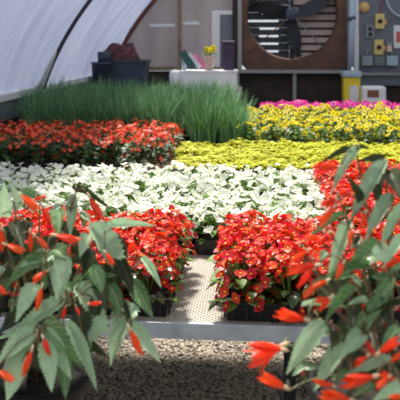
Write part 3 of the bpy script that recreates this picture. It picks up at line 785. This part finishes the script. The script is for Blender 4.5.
LL = [(98, 236, 112, 268, 15, 2), (118, 240, 126, 274, 13, 2), (90, 252, 84, 286, 15, 2), (122, 262, 134, 296, 13, 2), (100, 280, 106, 312, 15, 2), (84, 312, 78, 346, 16, 2), (116, 300, 132, 322, 12, 2), (84, 340, 90, 374, 14, 2), (45, 258, 1, 284, 12, 0), (66, 260, 56, 300, 20, 1), (47, 262, 44, 289, 7, 0), (36, 288, 15, 320, 18, 0), (37, 328, -3, 338, 11, 1), (33, 333, -6, 362, 14, 1),
      (33, 338, 0, 374, 16, 1), (46, 332, 72, 380, 16, 1), (48, 328, 84, 364, 14, 0), (70, 328, 99, 390, 14, 1), (60, 304, 8, 336, 16, 1), (78, 282, 117, 274, 11, 0),
      (78, 290, 111, 331, 17, 1), (93, 230, 133, 287, 17, 0), (107, 228, 155, 224, 10, 0), (144, 260, 162, 286, 9, 0), (134, 283, 153, 318, 15, 0), (128, 320, 106, 364, 13, 1),
      (131, 326, 161, 362, 14, 0), (104, 320, 86, 344, 13, 0), (110, 286, 122, 314, 16, 0), (130, 306, 110, 333, 18, 1), (16, 208, 10, 181, 9, 0), (2, 214, 5, 188, 13, 1),
      (60, 212, 57, 235, 14, 0), (73, 198, 70, 237, 12, 1), (50, 256, 22, 262, 12, 0), (87, 236, 80, 256, 13, 1), (22, 195, 48, 200, 8, 0), (76, 190, 112, 206, 4, 2),
      (56, 250, 72, 262, 12, 0), (14, 224, 24, 250, 14, 2), (46, 344, 52, 392, 17, 0), (62, 350, 66, 400, 15, 0), (22, 362, 6, 402, 18, 0), (98, 300, 92, 330, 14, 2), (112, 262, 118, 296, 14, 2), (94, 268, 104, 296, 14, 0)]
LF = [(54, 235, 84, 242, 1), (30, 231, 31, 254, 0), (34, 235, 50, 251, 0), (5, 244, 28, 253, 1), (20, 194, 43, 214, 1), (2, 228, 2, 254, 0), (42, 205, 51, 227, 0), (42, 286, 36, 313, 0),
      (32, 349, 22, 379, 0), (43, 337, 50, 357, 0), (-4, 369, 17, 383, 1), (129, 328, 143, 358, 0), (105, 252, 115, 267, 1), (-4, 284, 8, 296, 1), (89, 196, 103, 222, 1), (34, 200, 47, 196, 0),
      (88, 304, 102, 303, 0), (66, 306, 62, 320, 0), (48, 270, 30, 283, 1), (70, 245, 68, 256, 0), (76, 306, 80, 316, 0)]
trailing('trailing begonia with hanging orange flowers at lower left foreground', 36, 1.43, .11, .93, .11, LL, LF, 50, 5, (-5, 75, 225, 375),
         [(14, 205, 1.36), (40, 200, 1.36), (76, 192, 1.38), (104, 226, 1.36), (142, 262, 1.37), (130, 322, 1.3), (44, 256, 1.27), (40, 330, 1.22), (72, 300, 1.28), (8, 250, 1.3)],
         lambda x, y: 1.36-(y-200)*.0009+(abs(x-40))*.0006,
         [(26, 226), (60, 206), (82, 214), (42, 266), (66, 288), (12, 300), (92, 262), (108, 300), (122, 272), (54, 318), (86, 346), (20, 348), (64, 334), (4, 268)])
RL = [(358, 151, 329, 194, 10, 0), (384, 166, 347, 226, 15, 1), (384, 166, 364, 156, 11, 2), (380, 176, 376, 206, 9, 2), (388, 174, 402, 194, 14, 2), (392, 198, 364, 240, 14, 1), (404, 208, 377, 252, 11, 1),
      (348, 226, 327, 282, 14, 0), (342, 215, 304, 241, 6, 0), (404, 238, 383, 266, 11, 0), (382, 250, 348, 264, 20, 0), (378, 246, 392, 266, 16, 0), (368, 268, 321, 274, 8, 0), (390, 282, 366, 331, 13, 0), (390, 282, 372, 276, 14, 0),
      (354, 292, 322, 318, 8, 0), (402, 304, 370, 312, 7, 2), (362, 336, 340, 356, 18, 1), (345, 350, 314, 386, 20, 1), (320, 326, 285, 373, 14, 1), (390, 362, 345, 374, 11, 0), (346, 348, 346, 326, 14, 2), (332, 346, 330, 326, 12, 2),
      (358, 200, 350, 176, 8, 2), (348, 152, 322, 160, 6, 2), (358, 150, 368, 146, 6, 2), (404, 390, 372, 398, 12, 0), (398, 330, 380, 350, 10, 0), (356, 312, 350, 336, 10, 2), (404, 270, 384, 284, 12, 0), (378, 300, 392, 326, 14, 2), (366, 318, 350, 330, 10, 0), (306, 306, 346, 304, 6, 0), (372, 384, 352, 396, 12, 0)]
RF = [(330, 232, 316, 248, 1), (322, 240, 305, 236, 0), (344, 262, 336, 280, 0), (330, 298, 312, 302, 1), (318, 284, 300, 300, 1), (352, 228, 348, 246, 0), (368, 356, 352, 366, 1), (396, 380, 378, 372, 1), (334, 386, 312, 380, 0), (284, 345, 241, 367, 2), (284, 350, 246, 344, 0), (286, 388, 255, 374, 1), (307, 320, 271, 312, 1), (320, 320, 308, 337, 1), (318, 265, 283, 272, 1), (314, 268, 296, 289, 0), (337, 199, 317, 206, 1), (335, 206, 317, 228, 1),
      (340, 167, 311, 166, 0), (364, 336, 376, 360, 1), (378, 354, 402, 336, 1), (376, 376, 336, 384, 1), (352, 400, 316, 393, 1), (384, 267, 402, 258, 0), (366, 212, 360, 230, 0), (390, 376, 374, 390, 1), (332, 296, 318, 312, 0), (404, 352, 390, 362, 0),
      (404, 396, 388, 398, 0), (328, 280, 306, 290, 0), (308, 250, 290, 262, 0)]
trailing('trailing begonia with long pale leaves and orange flowers at right foreground', 392, 1.27, .18, .98, .15, RL, RF, 34, 8, (345, 425, 270, 385),
         [(356, 150, 1.16), (386, 166, 1.15), (348, 226, 1.12), (340, 200, 1.14), (392, 200, 1.13), (320, 262, 1.1), (382, 250, 1.1), (310, 318, 1.07), (288, 346, 1.05), (350, 350, 1.04), (392, 284, 1.08), (390, 364, 1.03), (290, 390, 1.04), (318, 300, 1.06), (330, 232, 1.11), (304, 262, 1.08), (336, 330, 1.05), (366, 330, 1.04)],
         lambda x, y: 1.17-(y-150)*.0006,
         [(340, 226), (326, 252), (352, 276), (338, 300), (366, 300), (384, 320), (330, 330), (376, 346), (348, 374), (360, 238), (396, 272), (314, 282), (304, 366)])
